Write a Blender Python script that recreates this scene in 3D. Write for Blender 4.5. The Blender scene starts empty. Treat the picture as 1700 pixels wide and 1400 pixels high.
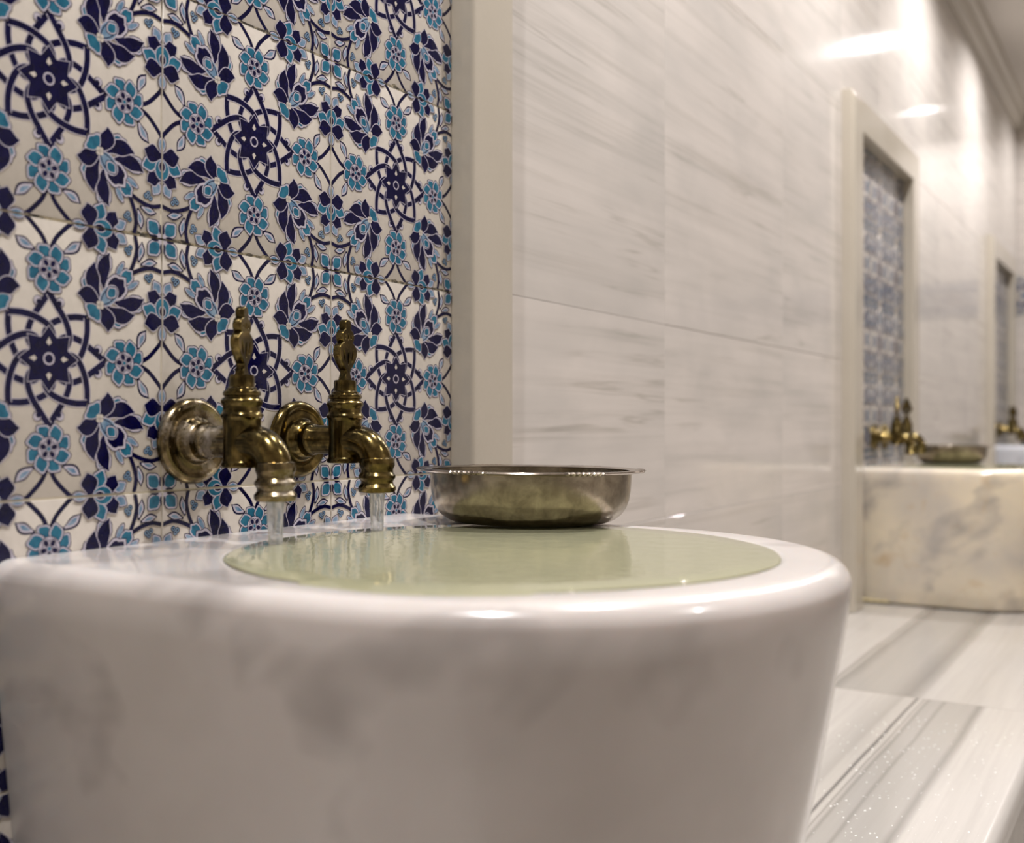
import bpy, bmesh, math, random
from math import sin, cos, pi, radians, sqrt, atan2
from mathutils import Vector, Matrix
random.seed(7)
S = bpy.context.scene
COL = S.collection

# ------------------------------------------------------------------ camera
TH = math.atan(1099 / 1771)          # view direction turns this far from the wall's run (+Y) towards the wall (-X)
CZ = 0.91
cam_d = bpy.data.cameras.new('camera')
cam_d.sensor_fit = 'HORIZONTAL'; cam_d.sensor_width = 36.0
cam_d.lens = 36.0 * 1771 / 1700
cam_d.shift_y = 5 / 1700
cam_d.clip_start = 0.02
cam_d.dof.use_dof = True
cam_d.dof.focus_distance = 1.0
cam_d.dof.aperture_fstop = 4.6
cam = bpy.data.objects.new('camera', cam_d); COL.objects.link(cam)
cam.location = (0.683, 0.0, CZ)
cam.rotation_euler = (pi / 2, 0, TH)
S.camera = cam

# ------------------------------------------------------------------ world, exposure, lamps
w = bpy.data.worlds.new('world'); S.world = w; w.use_nodes = True
w.node_tree.nodes['Background'].inputs[0].default_value = (0.9, 0.85, 0.8, 1)
w.node_tree.nodes['Background'].inputs[1].default_value = 0.0
S.view_settings.view_transform = 'Standard'
S.view_settings.look = 'None'
S.view_settings.gamma = 1.0
S.view_settings.use_curve_mapping = False
S.view_settings.exposure = 0.28
LAMP_W = 12.5
FILL_LAMP_W = 6.0
LAMP_COL = (1.0, 0.97, 0.965)

# ------------------------------------------------------------------ helpers
def lin(c):
    c = c / 255.0
    return c / 12.92 if c <= 0.04045 else ((c + 0.055) / 1.055) ** 2.4
def rgb(r, g, b): return (lin(r), lin(g), lin(b), 1.0)

def new_mat(name):
    m = bpy.data.materials.new(name); m.use_nodes = True
    nt = m.node_tree; b = nt.nodes['Principled BSDF']
    return m, nt, b
def setin(b, **kw):
    for k, v in kw.items():
        b.inputs[k.replace('_', ' ')].default_value = v
def plain(name, col, rough=0.4, metal=0.0, coat=0.0, ior=1.5):
    m, nt, b = new_mat(name)
    setin(b, Base_Color=col, Roughness=rough, Metallic=metal, Coat_Weight=coat, IOR=ior)
    return m
def node(nt, t, **kw):
    n = nt.nodes.new(t)
    for k, v in kw.items(): setattr(n, k, v)
    return n
def ramp(nt, stops, interp='LINEAR'):
    n = nt.nodes.new('ShaderNodeValToRGB'); cr = n.color_ramp; cr.interpolation = interp
    while len(cr.elements) < len(stops): cr.elements.new(0.5)
    for e, (p, c) in zip(cr.elements, stops): e.position = p; e.color = c
    return n
def noise(nt, vec, scale, detail=4, rough=0.5, dist=0.0):
    n = nt.nodes.new('ShaderNodeTexNoise')
    n.inputs['Scale'].default_value = scale; n.inputs['Detail'].default_value = detail
    n.inputs['Roughness'].default_value = rough; n.inputs['Distortion'].default_value = dist
    if vec is not None: nt.links.new(vec, n.inputs['Vector'])
    return n
def mix(nt, fac, a, b):
    n = nt.nodes.new('ShaderNodeMix'); n.data_type = 'RGBA'
    for sock, v in ((n.inputs[0], fac), (n.inputs[6], a), (n.inputs[7], b)):
        if hasattr(v, 'links'): nt.links.new(v, sock)
        else: sock.default_value = v
    return n.outputs[2]
def mapping(nt, vec, scale=(1, 1, 1), rot=(0, 0, 0), loc=(0, 0, 0)):
    n = nt.nodes.new('ShaderNodeMapping')
    n.inputs['Scale'].default_value = scale; n.inputs['Rotation'].default_value = rot; n.inputs['Location'].default_value = loc
    nt.links.new(vec, n.inputs['Vector']); return n.outputs[0]
def math_n(nt, op, a, b=None):
    n = nt.nodes.new('ShaderNodeMath'); n.operation = op
    for s, v in ((n.inputs[0], a), (n.inputs[1], b)):
        if v is None: continue
        if hasattr(v, 'links'): nt.links.new(v, s)
        else: s.default_value = v
    return n.outputs[0]
def bump(nt, b, height, strength=0.1, dist=0.001):
    n = nt.nodes.new('ShaderNodeBump'); n.inputs['Strength'].default_value = strength; n.inputs['Distance'].default_value = dist
    nt.links.new(height, n.inputs['Height']); nt.links.new(n.outputs[0], b.inputs['Normal'])

class MB:
    """collects verts and faces for one mesh object"""
    def __init__(s): s.v = []; s.f = []; s.mi = []; s.sm = []
    def face(s, idx, m=0, smooth=False): s.f.append(tuple(idx)); s.mi.append(m); s.sm.append(smooth)
    def poly(s, pts, m=0):
        n = len(s.v); s.v += [tuple(p) for p in pts]; s.face(range(n, n + len(pts)), m)
    def box(s, x0, x1, y0, y1, z0, z1, m=0):
        n = len(s.v)
        s.v += [(x, y, z) for x in (x0, x1) for y in (y0, y1) for z in (z0, z1)]
        for q in ((0, 1, 3, 2), (4, 6, 7, 5), (0, 4, 5, 1), (2, 3, 7, 6), (0, 2, 6, 4), (1, 5, 7, 3)):
            s.face([n + i for i in q], m)
    def slab(s, x0, x1, y0, y1, z0, z1, bv=0.0008, m=0):
        """block against the wall whose room face (x1) has small bevelled edges"""
        n = len(s.v)
        s.v += [(x0, y0, z0), (x0, y1, z0), (x0, y1, z1), (x0, y0, z1)]
        s.v += [(x1 - bv, y0, z0), (x1 - bv, y1, z0), (x1 - bv, y1, z1), (x1 - bv, y0, z1)]
        s.v += [(x1, y0 + bv, z0 + bv), (x1, y1 - bv, z0 + bv), (x1, y1 - bv, z1 - bv), (x1, y0 + bv, z1 - bv)]
        for a in (0, 4):
            for i in range(4):
                j = (i + 1) % 4
                s.face((n + a + i, n + a + j, n + a + 4 + j, n + a + 4 + i), m)
        s.face((n + 8, n + 9, n + 10, n + 11), m); s.face((n + 3, n + 2, n + 1, n), m)
    def loops(s, loops, m=0, smooth=True, close0=False, close1=False, wrap=True):
        n0 = len(s.v); k = len(loops[0])
        for L in loops: s.v += [tuple(p) for p in L]
        for i in range(len(loops) - 1):
            for j in range(k if wrap else k - 1):
                a = n0 + i * k + j; b = n0 + i * k + (j + 1) % k
                s.face((a, b, b + k, a + k), m, smooth)
        if close0: s.face([n0 + j for j in range(k)][::-1], m, False)
        if close1: s.face([n0 + (len(loops) - 1) * k + j for j in range(k)], m, False)
    def lathe(s, prof, seg=48, mat=None, m=0, close0=True, close1=True):
        """prof: (r, h) from bottom to top, about local Z; mat a Matrix"""
        L = []
        for r, h in prof:
            ring = [Vector((r * cos(2 * pi * j / seg), r * sin(2 * pi * j / seg), h)) for j in range(seg)]
            if mat is not None: ring = [mat @ p for p in ring]
            L.append(ring)
        s.loops(L, m, True, close0, close1)
    def tube(s, path, rads, seg=32, m=0, up=Vector((0, 1, 0))):
        L = []
        for i, p in enumerate(path):
            a = path[max(i - 1, 0)]; b = path[min(i + 1, len(path) - 1)]
            t = (b - a).normalized(); e1 = up.cross(t).normalized(); e2 = t.cross(e1)
            L.append([p + (e1 * cos(2 * pi * j / seg) + e2 * sin(2 * pi * j / seg)) * rads[i] for j in range(seg)])
        s.loops(L, m, True, True, True)
    def build(s, name, mats, parent=None, sharp=35, recalc=True):
        me = bpy.data.meshes.new(name)
        me.from_pydata(s.v, [], s.f)
        if not isinstance(mats, (list, tuple)): mats = [mats]
        for mt in mats: me.materials.append(mt)
        me.polygons.foreach_set('material_index', s.mi)
        me.polygons.foreach_set('use_smooth', s.sm)
        if recalc:
            bm = bmesh.new(); bm.from_mesh(me); bmesh.ops.recalc_face_normals(bm, faces=bm.faces[:]); bm.to_mesh(me); bm.free()
        if sharp and any(s.sm): me.set_sharp_from_angle(angle=radians(sharp))
        me.update()
        o = bpy.data.objects.new(name, me); COL.objects.link(o)
        if parent is not None: o.parent = parent
        return o

def tag(o, label=None, cat=None, group=None, kind=None):
    if label: o['label'] = label
    if cat: o['category'] = cat
    if group: o['group'] = group
    if kind: o['kind'] = kind
    return o
def empty(name, loc=(0, 0, 0), rz=0):
    o = bpy.data.objects.new(name, None); COL.objects.link(o)
    o.empty_display_size = 0.02
    o.location = loc; o.rotation_euler = (0, 0, rz); return o
def kids(o): return [c for c in bpy.data.objects if c.parent == o]
def copy_tree(o, parent=None):
    c = o.copy(); COL.objects.link(c); c.parent = parent
    for ch in kids(o): copy_tree(ch, c)
    return c

# ------------------------------------------------------------------ materials
def wall_marble():
    m, nt, b = new_mat('wall_marble')
    tc = node(nt, 'ShaderNodeTexCoord'); geo = node(nt, 'ShaderNodeNewGeometry')
    add = node(nt, 'ShaderNodeVectorMath', operation='ADD')
    sc = node(nt, 'ShaderNodeVectorMath', operation='SCALE'); sc.inputs[3].default_value = 37.0
    comb = node(nt, 'ShaderNodeCombineXYZ')
    for i in range(3): nt.links.new(geo.outputs['Random Per Island'], comb.inputs[i])
    nt.links.new(comb.outputs[0], sc.inputs[0])
    nt.links.new(tc.outputs['Object'], add.inputs[0]); nt.links.new(sc.outputs[0], add.inputs[1])
    v = add.outputs[0]
    n1 = noise(nt, mapping(nt, v, (1.0, 0.8, 16), (0.05, 0, 0)), 1.7, 7, 0.62, 0.45)
    r1 = ramp(nt, [(0.38, (0, 0, 0, 1)), (0.60, (0.25,) * 3 + (1,)), (0.78, (1, 1, 1, 1))])
    nt.links.new(n1.outputs[0], r1.inputs[0])
    n2 = noise(nt, mapping(nt, v, (1, 1.1, 26), (-0.05, 0, 0)), 1.6, 3, 0.55, 0.4)
    r2 = ramp(nt, [(0.60, (0, 0, 0, 1)), (0.645, (0.8,) * 3 + (1,)), (0.68, (0.05,) * 3 + (1,))])
    nt.links.new(n2.outputs[0], r2.inputs[0])
    n3 = noise(nt, mapping(nt, v, (1, 2, 4)), 2.0, 3, 0.5, 0.4)
    r3 = ramp(nt, [(0.42, (0, 0, 0, 1)), (0.75, (1, 1, 1, 1))]); nt.links.new(n3.outputs[0], r3.inputs[0])
    # wispy mask so that lines come and go
    n4 = noise(nt, mapping(nt, v, (1, 1.2, 5)), 2.2, 3, 0.6)
    r4 = ramp(nt, [(0.45, (0, 0, 0, 1)), (0.62, (1, 1, 1, 1))]); nt.links.new(n4.outputs[0], r4.inputs[0])
    c0 = mix(nt, r3.outputs[0], rgb(222, 214, 207), rgb(205, 199, 193))
    c1 = mix(nt, math_n(nt, 'MULTIPLY', r1.outputs[0], 0.8), c0, rgb(172, 168, 161))
    warm = mix(nt, n3.outputs[0], rgb(150, 136, 112), rgb(128, 126, 124))
    c2 = mix(nt, math_n(nt, 'MULTIPLY', math_n(nt, 'MULTIPLY', r2.outputs[0], r4.outputs[0]), 0.5), c1, warm)
    # fine straight streaks, some of them brownish
    n5 = noise(nt, mapping(nt, v, (1, 0.55, 42), (0.045, 0, 0)), 1.5, 6, 0.7, 0.25)
    r5 = ramp(nt, [(0.50, (0, 0, 0, 1)), (0.66, (0.9,) * 3 + (1,)), (0.80, (1, 1, 1, 1))]); nt.links.new(n5.outputs[0], r5.inputs[0])
    n6 = noise(nt, mapping(nt, v, (1, 0.8, 3.5)), 1.7, 2, 0.5)
    r6 = ramp(nt, [(0.42, (0.1,) * 3 + (1,)), (0.62, (1, 1, 1, 1))]); nt.links.new(n6.outputs[0], r6.inputs[0])
    c3 = mix(nt, math_n(nt, 'MULTIPLY', math_n(nt, 'MULTIPLY', r5.outputs[0], r6.outputs[0]), 0.33), c2, mix(nt, n3.outputs[0], rgb(140, 128, 104), rgb(136, 133, 128)))
    # slabs differ in tone
    c4 = mix(nt, math_n(nt, 'MULTIPLY', geo.outputs['Random Per Island'], 0.22), c3, rgb(168, 164, 158))
    nt.links.new(c4, b.inputs['Base Color'])
    setin(b, Roughness=0.10, IOR=1.5)
    nb = noise(nt, mapping(nt, tc.outputs['Object'], (1, 1, 1)), 9, 2)
    bump(nt, b, nb.outputs[0], 0.03, 0.002)
    return m
M = {}
M['wall'] = wall_marble()
M['wall_grout'] = plain('wall_grout', rgb(208, 199, 190), 0.7)

def basin_marble(name, c_a, c_b, c_vein, ochre=0.0, seed=0.0, coat=0.5):
    m, nt, b = new_mat(name)
    tc = node(nt, 'ShaderNodeTexCoord')
    v = mapping(nt, tc.outputs['Object'], (1, 1, 1), (0.3, 0.4, 0.2), (seed, seed * 0.7, seed * 1.3))
    n1 = noise(nt, v, 5.5, 4, 0.5, 0.2)
    r1 = ramp(nt, [(0.35, (0, 0, 0, 1)), (0.68, (1, 1, 1, 1))]); nt.links.new(n1.outputs[0], r1.inputs[0])
    n2 = noise(nt, mapping(nt, v, (1, 1.0, 1.5)), 7.0, 3, 0.5, 0.25)
    r2 = ramp(nt, [(0.56, (0, 0, 0, 1)), (0.72, (1, 1, 1, 1))]); nt.links.new(n2.outputs[0], r2.inputs[0])
    c = mix(nt, r1.outputs[0], c_a, c_b)
    c = mix(nt, math_n(nt, 'MULTIPLY', r2.outputs[0], 0.72), c, c_vein)
    if ochre:
        n3 = noise(nt, v, 16, 4, 0.6, 0.6)
        r3 = ramp(nt, [(0.58, (0, 0, 0, 1)), (0.76, (1, 1, 1, 1))]); nt.links.new(n3.outputs[0], r3.inputs[0])
        c = mix(nt, math_n(nt, 'MULTIPLY', r3.outputs[0], ochre), c, rgb(190, 150, 85))
    nt.links.new(c, b.inputs['Base Color'])
    setin(b, Roughness=0.22, Coat_Weight=coat, Coat_Roughness=0.07, Subsurface_Weight=0.25, Subsurface_Scale=0.02)
    b.inputs['Subsurface Radius'].default_value = (1.0, 0.6, 0.4)
    bump(nt, b, noise(nt, v, 14, 3).outputs[0], 0.12, 0.002)
    return m
M['basin'] = basin_marble('basin_marble', rgb(226, 219, 215), rgb(206, 199, 194), rgb(150, 143, 140), 0.0, 3.1)
M['basin_cream'] = basin_marble('cream_basin_marble', rgb(232, 219, 194), rgb(196, 188, 178), rgb(140, 134, 132), 0.5, 8.4)
M['basin_white'] = basin_marble('white_basin_marble', rgb(214, 216, 222), rgb(200, 202, 208), rgb(170, 172, 180), 0.0, 5.4)
M['basin_cavity'] = plain('basin_hollow_marble', rgb(150, 156, 120), 0.35)

def frame_stone():
    m, nt, b = new_mat('frame_stone')
    tc = node(nt, 'ShaderNodeTexCoord')
    n1 = noise(nt, tc.outputs['Object'], 260, 3, 0.6)
    n2 = noise(nt, tc.outputs['Object'], 7, 4, 0.5)
    c = mix(nt, n2.outputs[0], rgb(200, 192, 179), rgb(186, 177, 162))
    c = mix(nt, math_n(nt, 'MULTIPLY', n1.outputs[0], 0.25), c, rgb(170, 160, 140))
    nt.links.new(c, b.inputs['Base Color'])
    setin(b, Roughness=0.22, Coat_Weight=0.3, Coat_Roughness=0.1)
    return m
M['frame'] = frame_stone()

def glaze(name, col, col2=None):
    m, nt, b = new_mat(name)
    if col2:
        tc = node(nt, 'ShaderNodeTexCoord')
        n1 = noise(nt, tc.outputs['Object'], 130, 3, 0.6)
        r = ramp(nt, [(0.35, (0, 0, 0, 1)), (0.65, (1, 1, 1, 1))]); nt.links.new(n1.outputs[0], r.inputs[0])
        nt.links.new(mix(nt, r.outputs[0], col, col2), b.inputs['Base Color'])
    else: b.inputs['Base Color'].default_value = col
    setin(b, Roughness=0.13, IOR=1.42)
    return m
M['t_white'] = glaze('tile_white_glaze', rgb(211, 203, 193), rgb(205, 197, 187))
M['t_navy'] = glaze('tile_navy_glaze', rgb(4, 4, 44), rgb(9, 9, 60))
M['t_teal'] = glaze('tile_teal_glaze', rgb(30, 92, 120), rgb(48, 116, 142))
M['t_pale'] = glaze('tile_pale_lilac_glaze', rgb(190, 184, 196))
M['t_sky'] = glaze('tile_pale_blue_glaze', rgb(88, 124, 156), rgb(140, 162, 182))
M['grout'] = plain('cream_grout', rgb(230, 222, 202), 0.8)
def grime():
    m, nt, b = new_mat('stained_grout')
    tc = node(nt, 'ShaderNodeTexCoord')
    n1 = noise(nt, mapping(nt, tc.outputs['Object'], (1, 1, 2)), 110, 4, 0.7)
    r = ramp(nt, [(0.42, rgb(48, 44, 36)), (0.60, rgb(186, 174, 148))]); nt.links.new(n1.outputs[0], r.inputs[0])
    nt.links.new(r.outputs[0], b.inputs['Base Color']); setin(b, Roughness=0.8)
    return m
M['grime'] = grime()

def brass(name, c1, c2, c3, lime=0.0, rough=0.19):
    m, nt, b = new_mat(name)
    tc = node(nt, 'ShaderNodeTexCoord')
    n1 = noise(nt, tc.outputs['Object'], 60, 5, 0.65, 0.4)
    r = ramp(nt, [(0.36, c1), (0.52, c2), (0.68, c3)]); nt.links.new(n1.outputs[0], r.inputs[0])
    c = r.outputs[0]
    if lime:
        n2 = noise(nt, tc.outputs['Object'], 38, 6, 0.7)
        r2 = ramp(nt, [(0.50, (0, 0, 0, 1)), (0.68, (1, 1, 1, 1))]); nt.links.new(n2.outputs[0], r2.inputs[0])
        f = math_n(nt, 'MULTIPLY', r2.outputs[0], lime)
        c = mix(nt, f, c, rgb(176, 166, 156))
        nt.links.new(math_n(nt, 'SUBTRACT', 1.0, math_n(nt, 'MULTIPLY', f, 0.6)), b.inputs['Metallic'])
        nt.links.new(math_n(nt, 'ADD', math_n(nt, 'MULTIPLY', f, 0.4), rough), b.inputs['Roughness'])
    else:
        setin(b, Metallic=1.0, Roughness=rough)
    nt.links.new(c, b.inputs['Base Color'])
    bump(nt, b, n1.outputs[0], 0.15, 0.0006)
    return m
M['brass'] = brass('antique_brass', rgb(60, 52, 32), rgb(104, 90, 54), rgb(152, 132, 82))
M['brass_lime'] = brass('limescaled_brass', rgb(76, 66, 48), rgb(120, 106, 76), rgb(156, 140, 104), 0.75)
M['bowl'] = brass('tinned_copper', rgb(132, 122, 106), rgb(156, 146, 128), rgb(176, 166, 146), 0, 0.22)
M['bowl_rim'] = brass('tinned_rim', rgb(140, 128, 118), rgb(176, 164, 152), rgb(200, 190, 178), 0, 0.2)

def water_mat():
    m, nt, b = new_mat('basin_water')
    setin(b, Base_Color=rgb(186, 184, 152), Roughness=0.02, IOR=1.33, Transmission_Weight=0.3)
    tc = node(nt, 'ShaderNodeTexCoord')
    n = noise(nt, tc.outputs['Object'], 60, 3, 0.55)
    bump(nt, b, n.outputs[0], 0.3, 0.0012)
    return m
M['water'] = water_mat()
def stream_mat():
    m, nt, b = new_mat('running_water')
    setin(b, Base_Color=(0.97, 0.98, 1.0, 1), Roughness=0.06, IOR=1.28, Transmission_Weight=0.72)
    return m
M['stream'] = stream_mat()
M['drop'] = plain('glint_white_drop', rgb(250, 249, 246), 0.06); M['drop'].node_tree.nodes['Principled BSDF'].inputs['Transmission Weight'].default_value = 0.0  # opaque white base colour paints the glints into the drops
M['drop'].node_tree.nodes['Principled BSDF'].inputs['IOR'].default_value = 1.33
M['ceiling'] = plain('ceiling_paint', rgb(206, 200, 193), 0.8)
M['cornice'] = plain('cornice_plaster', rgb(200, 194, 184), 0.5)
M['fixture'] = plain('downlight_trim', rgb(210, 206, 200), 0.3)
M['sealant'] = plain('yellowed_sealant', rgb(204, 188, 146), 0.5)
def emis(name, col, s):
    m, nt, b = new_mat(name); b.inputs['Emission Color'].default_value = col; b.inputs['Emission Strength'].default_value = s
    return m
M['lens'] = emis('lit_lamp_lens', (1, 0.93, 0.84, 1), 14.0)

def bench_mat(name, stops, seed):
    """straight grey veins that run along the bench; stops are (x, colour)"""
    m, nt, b = new_mat(name)
    tc = node(nt, 'ShaderNodeTexCoord')
    dn = noise(nt, mapping(nt, tc.outputs['Object'], (3, 2.2, 3), (0, 0, 0), (seed, seed, 0)), 2.0, 3, 0.5)
    sep = node(nt, 'ShaderNodeSeparateXYZ'); nt.links.new(tc.outputs['Object'], sep.inputs[0])
    x = math_n(nt, 'ADD', sep.outputs[0], math_n(nt, 'MULTIPLY', math_n(nt, 'SUBTRACT', dn.outputs[0], 0.5), 0.007))
    f = math_n(nt, 'DIVIDE', x, 0.54)
    r = ramp(nt, [(min(max(p / 0.54, 0), 1), c) for p, c in stops]); nt.links.new(f, r.inputs[0])
    st = noise(nt, mapping(nt, tc.outputs['Object'], (60, 1.6, 3), (0, 0, 0), (seed, 0, 0)), 2.0, 4, 0.6)
    rs = ramp(nt, [(0.38, (0, 0, 0, 1)), (0.72, (1, 1, 1, 1))]); nt.links.new(st.outputs[0], rs.inputs[0])
    c = mix(nt, math_n(nt, 'MULTIPLY', rs.outputs[0], 0.22), r.outputs[0], rgb(150, 146, 140))
    nt.links.new(c, b.inputs['Base Color'])
    setin(b, Roughness=0.2, Coat_Weight=0.4, Coat_Roughness=0.1)
    bump(nt, b, noise(nt, tc.outputs['Object'], 40, 3).outputs[0], 0.1, 0.001)
    return m
LT = rgb(197, 192, 186); LG = rgb(189, 184, 177); GR = rgb(170, 166, 160); DG = rgb(140, 136, 131); DK = rgb(66, 64, 66)
M['bench_a'] = bench_mat('bench_marble_lined', [(0.0, LT), (0.25, LT), (0.298, GR), (0.304, LG), (0.317, LG), (0.3205, DK), (0.324, LG), (0.329, LG), (0.3315, DG), (0.334, LG), (0.339, DG), (0.343, GR), (0.360, GR), (0.364, DG), (0.368, GR), (0.410, GR), (0.418, DG), (0.424, GR), (0.429, LT), (0.54, LT)], 1.0)
M['bench_b'] = bench_mat('bench_marble_banded', [(0.0, LT), (0.16, LT), (0.168, DG), (0.172, LG), (0.178, DG), (0.20, GR), (0.25, GR), (0.27, GR), (0.305, DG), (0.322, GR), (0.330, LT), (0.40, LG), (0.46, LT), (0.54, LT)], 4.0)
M['bench_c'] = bench_mat('bench_marble_plain', [(0.0, LT), (0.11, GR), (0.16, LG), (0.30, LT), (0.42, GR), (0.46, LT), (0.54, LT)], 9.0)
def floor_mat():
    m, nt, b = new_mat('floor_marble')
    tc = node(nt, 'ShaderNodeTexCoord')
    n1 = noise(nt, tc.outputs['Object'], 3, 6, 0.6, 1.0)
    r = ramp(nt, [(0.35, rgb(176, 170, 162)), (0.7, rgb(140, 135, 130))]); nt.links.new(n1.outputs[0], r.inputs[0])
    nt.links.new(r.outputs[0], b.inputs['Base Color']); setin(b, Roughness=0.25)
    return m
M['floor'] = floor_mat()

# ------------------------------------------------------------------ room shell
X1, Y0, Y1, ZC = 2.5, -1.7, 6.0, 2.51
BZ = 0.455                     # bench top
PER = 2.332                    # niche spacing along the wall
NY0, NY1 = 0.373, 0.973        # tiled panel of the first niche
FW, FP = 0.090, 0.030          # marble frame width and how far it stands proud
PTOP = CZ + 0.722              # top of the tiled panel

b = MB(); b.box(-0.1, X1 + 0.1, Y0 - 0.1, Y1 + 0.1, -0.06, 0.0); tag(b.build('floor', M['floor']), kind='structure')
b = MB(); b.box(-0.1, X1 + 0.1, Y0 - 0.1, Y1 + 0.1, ZC, ZC + 0.06); tag(b.build('ceiling', M['ceiling']), kind='structure')

def slab_cols():
    """(y0, y1, kind): joints of the wall slabs along the wall"""
    cols = []
    for k in (-1, 0, 1, 2):
        o = k * PER
        cols += [(NY1 + FW + o, 1.56 + o, 0), (1.56 + o, 2.157 + o, 0), (2.157 + o, NY0 - FW + PER + o, 0)]
        cols += [(NY0 - FW + o, 0.673 + o, 1), (0.673 + o, NY1 + FW + o, 1)]
    out = []
    for a, c, k in cols:
        a, c = max(a, Y0), min(c, Y1)
        if c - a > 0.02: out.append((a, c, k))
    return out
ROWS = [CZ + 0.158 + 0.305 * k for k in range(-3, 5) if k != 1] + [ZC]
b = MB()
b.box(-0.1, -0.006, Y0, Y1, 0, ZC, 1)
g = 0.00025
for (ya, yb, k) in slab_cols():
    zs = [0.0] + [z for z in ROWS if z > 0.01]
    for i in range(len(zs) - 1):
        za, zb = zs[i], zs[i + 1]
        if k: za = max(za, PTOP + FW)
        if zb - za < 0.01: continue
        off = random.uniform(-0.0006, 0.0)
        b.slab(-0.008, off, ya + g, yb - g, za + g, zb - g, 0.0005, 0)
tag(b.build('wall_left', [M['wall'], M['wall_grout']]), kind='structure')

b = MB()
zs = [0.0] + [z for z in ROWS if z > 0.01]
b.box(X1 + 0.006, X1 + 0.1, Y0, Y1, 0, ZC, 1)
y = Y0
while y < Y1 - 0.01:
    ye = min(y + 0.6, Y1)
    for i in range(len(zs) - 1):
        b.box(X1, X1 + 0.007, y + g, ye - g, zs[i] + g, zs[i + 1] - g, 0)
    y = ye
tag(b.build('wall_right', [M['wall'], M['wall_grout']]), kind='structure')
def cross_wall(name, yy, sgn, band=None):
    b = MB()
    b.box(0.0, X1, min(yy + 0.006 * sgn, yy + 0.1 * sgn), max(yy + 0.006 * sgn, yy + 0.1 * sgn), 0, ZC, 1)
    x = 0.0
    while x < X1 - 0.01:
        xe = min(x + 0.6, X1)
        for i in range(len(zs) - 1):
            segs = [(zs[i], zs[i + 1])]
            if band:
                segs = []
                if zs[i] < band[0]: segs.append((zs[i], min(zs[i + 1], band[0])))
                if zs[i + 1] > band[1]: segs.append((max(zs[i], band[1]), zs[i + 1]))
            for za, zb in segs:
                if zb - za > 0.005: b.box(x + g, xe - g, min(yy, yy + 0.007 * sgn), max(yy, yy + 0.007 * sgn), za + g, zb - g, 0)
        x = xe
    return tag(b.build(name, [M['wall'], M['wall_grout']]), kind='structure')
BAND = (CZ + 0.555, CZ + 0.759)
cross_wall('wall_far', Y1, 1, BAND)
cross_wall('wall_near', Y0, -1)

# cornice under the ceiling along the wall with the niches
prof = [(0.0, -0.10), (0.008, -0.10), (0.012, -0.088), (0.026, -0.080), (0.036, -0.062), (0.040, -0.040), (0.055, -0.030), (0.062, -0.014), (0.066, 0.0), (0.0, 0.0)]
b = MB()
b.loops([[(x, yy, ZC + z) for x, z in prof] for yy in (Y0, Y1)], 0, False, True, True)
tag(b.build('trim_1', M['cornice']), kind='structure')
b = MB()
b.loops([[(x, Y1 - d, ZC + z) for d, z in prof] for x in (0.0, X1)], 0, False, True, True)
tag(b.build('trim_2', M['cornice']), kind='structure')

# ------------------------------------------------------------------ glazed tile drawing (units: one tile side, centre at 0,0)
WHITE, NAVY, TEAL, PALE, SKY, GROUT, GRIME = range(7)
TILE_MATS = [M['t_white'], M['t_navy'], M['t_teal'], M['t_pale'], M['t_sky'], M['grout'], M['grime']]
PAT = []
def area(p): return 0.5 * sum(p[i][0] * p[(i + 1) % len(p)][1] - p[(i + 1) % len(p)][0] * p[i][1] for i in range(len(p)))
def clip(p, lim=0.4955):
    for ax, sg in ((0, 1), (0, -1), (1, 1), (1, -1)):
        out = []
        for i in range(len(p)):
            a, c = p[i - 1], p[i]
            da, dc = lim - sg * a[ax], lim - sg * c[ax]
            if (da >= 0) != (dc >= 0):
                t = da / (da - dc); out.append((a[0] + (c[0] - a[0]) * t, a[1] + (c[1] - a[1]) * t))
            if dc >= 0: out.append(c)
        p = out
        if len(p) < 3: return []
    return p
def put(p, col, lay):
    q = []
    for a in clip(p):
        if not q or (abs(a[0] - q[-1][0]) + abs(a[1] - q[-1][1])) > 1e-5: q.append(a)
    if len(q) > 2 and (abs(q[0][0] - q[-1][0]) + abs(q[0][1] - q[-1][1])) < 1e-5: q.pop()
    if len(q) < 3: return
    A = area(q)
    if abs(A) < 4e-7: return
    if A < 0: q = q[::-1]
    PAT.append((q, col, lay))
def spline(pts, n=6):
    out = []
    P = [pts[0]] + list(pts) + [pts[-1]]
    for i in range(1, len(P) - 2):
        for k in range(n):
            t = k / n; r = []
            for a in (0, 1):
                p0, p1, p2, p3 = P[i - 1][a], P[i][a], P[i + 1][a], P[i + 2][a]
                r.append(0.5 * (2 * p1 + (p2 - p0) * t + (2 * p0 - 5 * p1 + 4 * p2 - p3) * t * t + (3 * p1 - p0 - 3 * p2 + p3) * t ** 3))
            out.append(tuple(r))
    out.append(pts[-1]); return out
def stroke_poly(line, wfun):
    Lp, Rp = [], []
    n = len(line)
    for i, p in enumerate(line):
        a = line[max(i - 1, 0)]; c = line[min(i + 1, n - 1)]
        dx, dy = c[0] - a[0], c[1] - a[1]; L = sqrt(dx * dx + dy * dy) or 1
        wd = wfun(i / (n - 1)); nx, ny = -dy / L * wd, dx / L * wd
        Lp.append((p[0] + nx, p[1] + ny)); Rp.append((p[0] - nx, p[1] - ny))
    return Lp + Rp[::-1]
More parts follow.
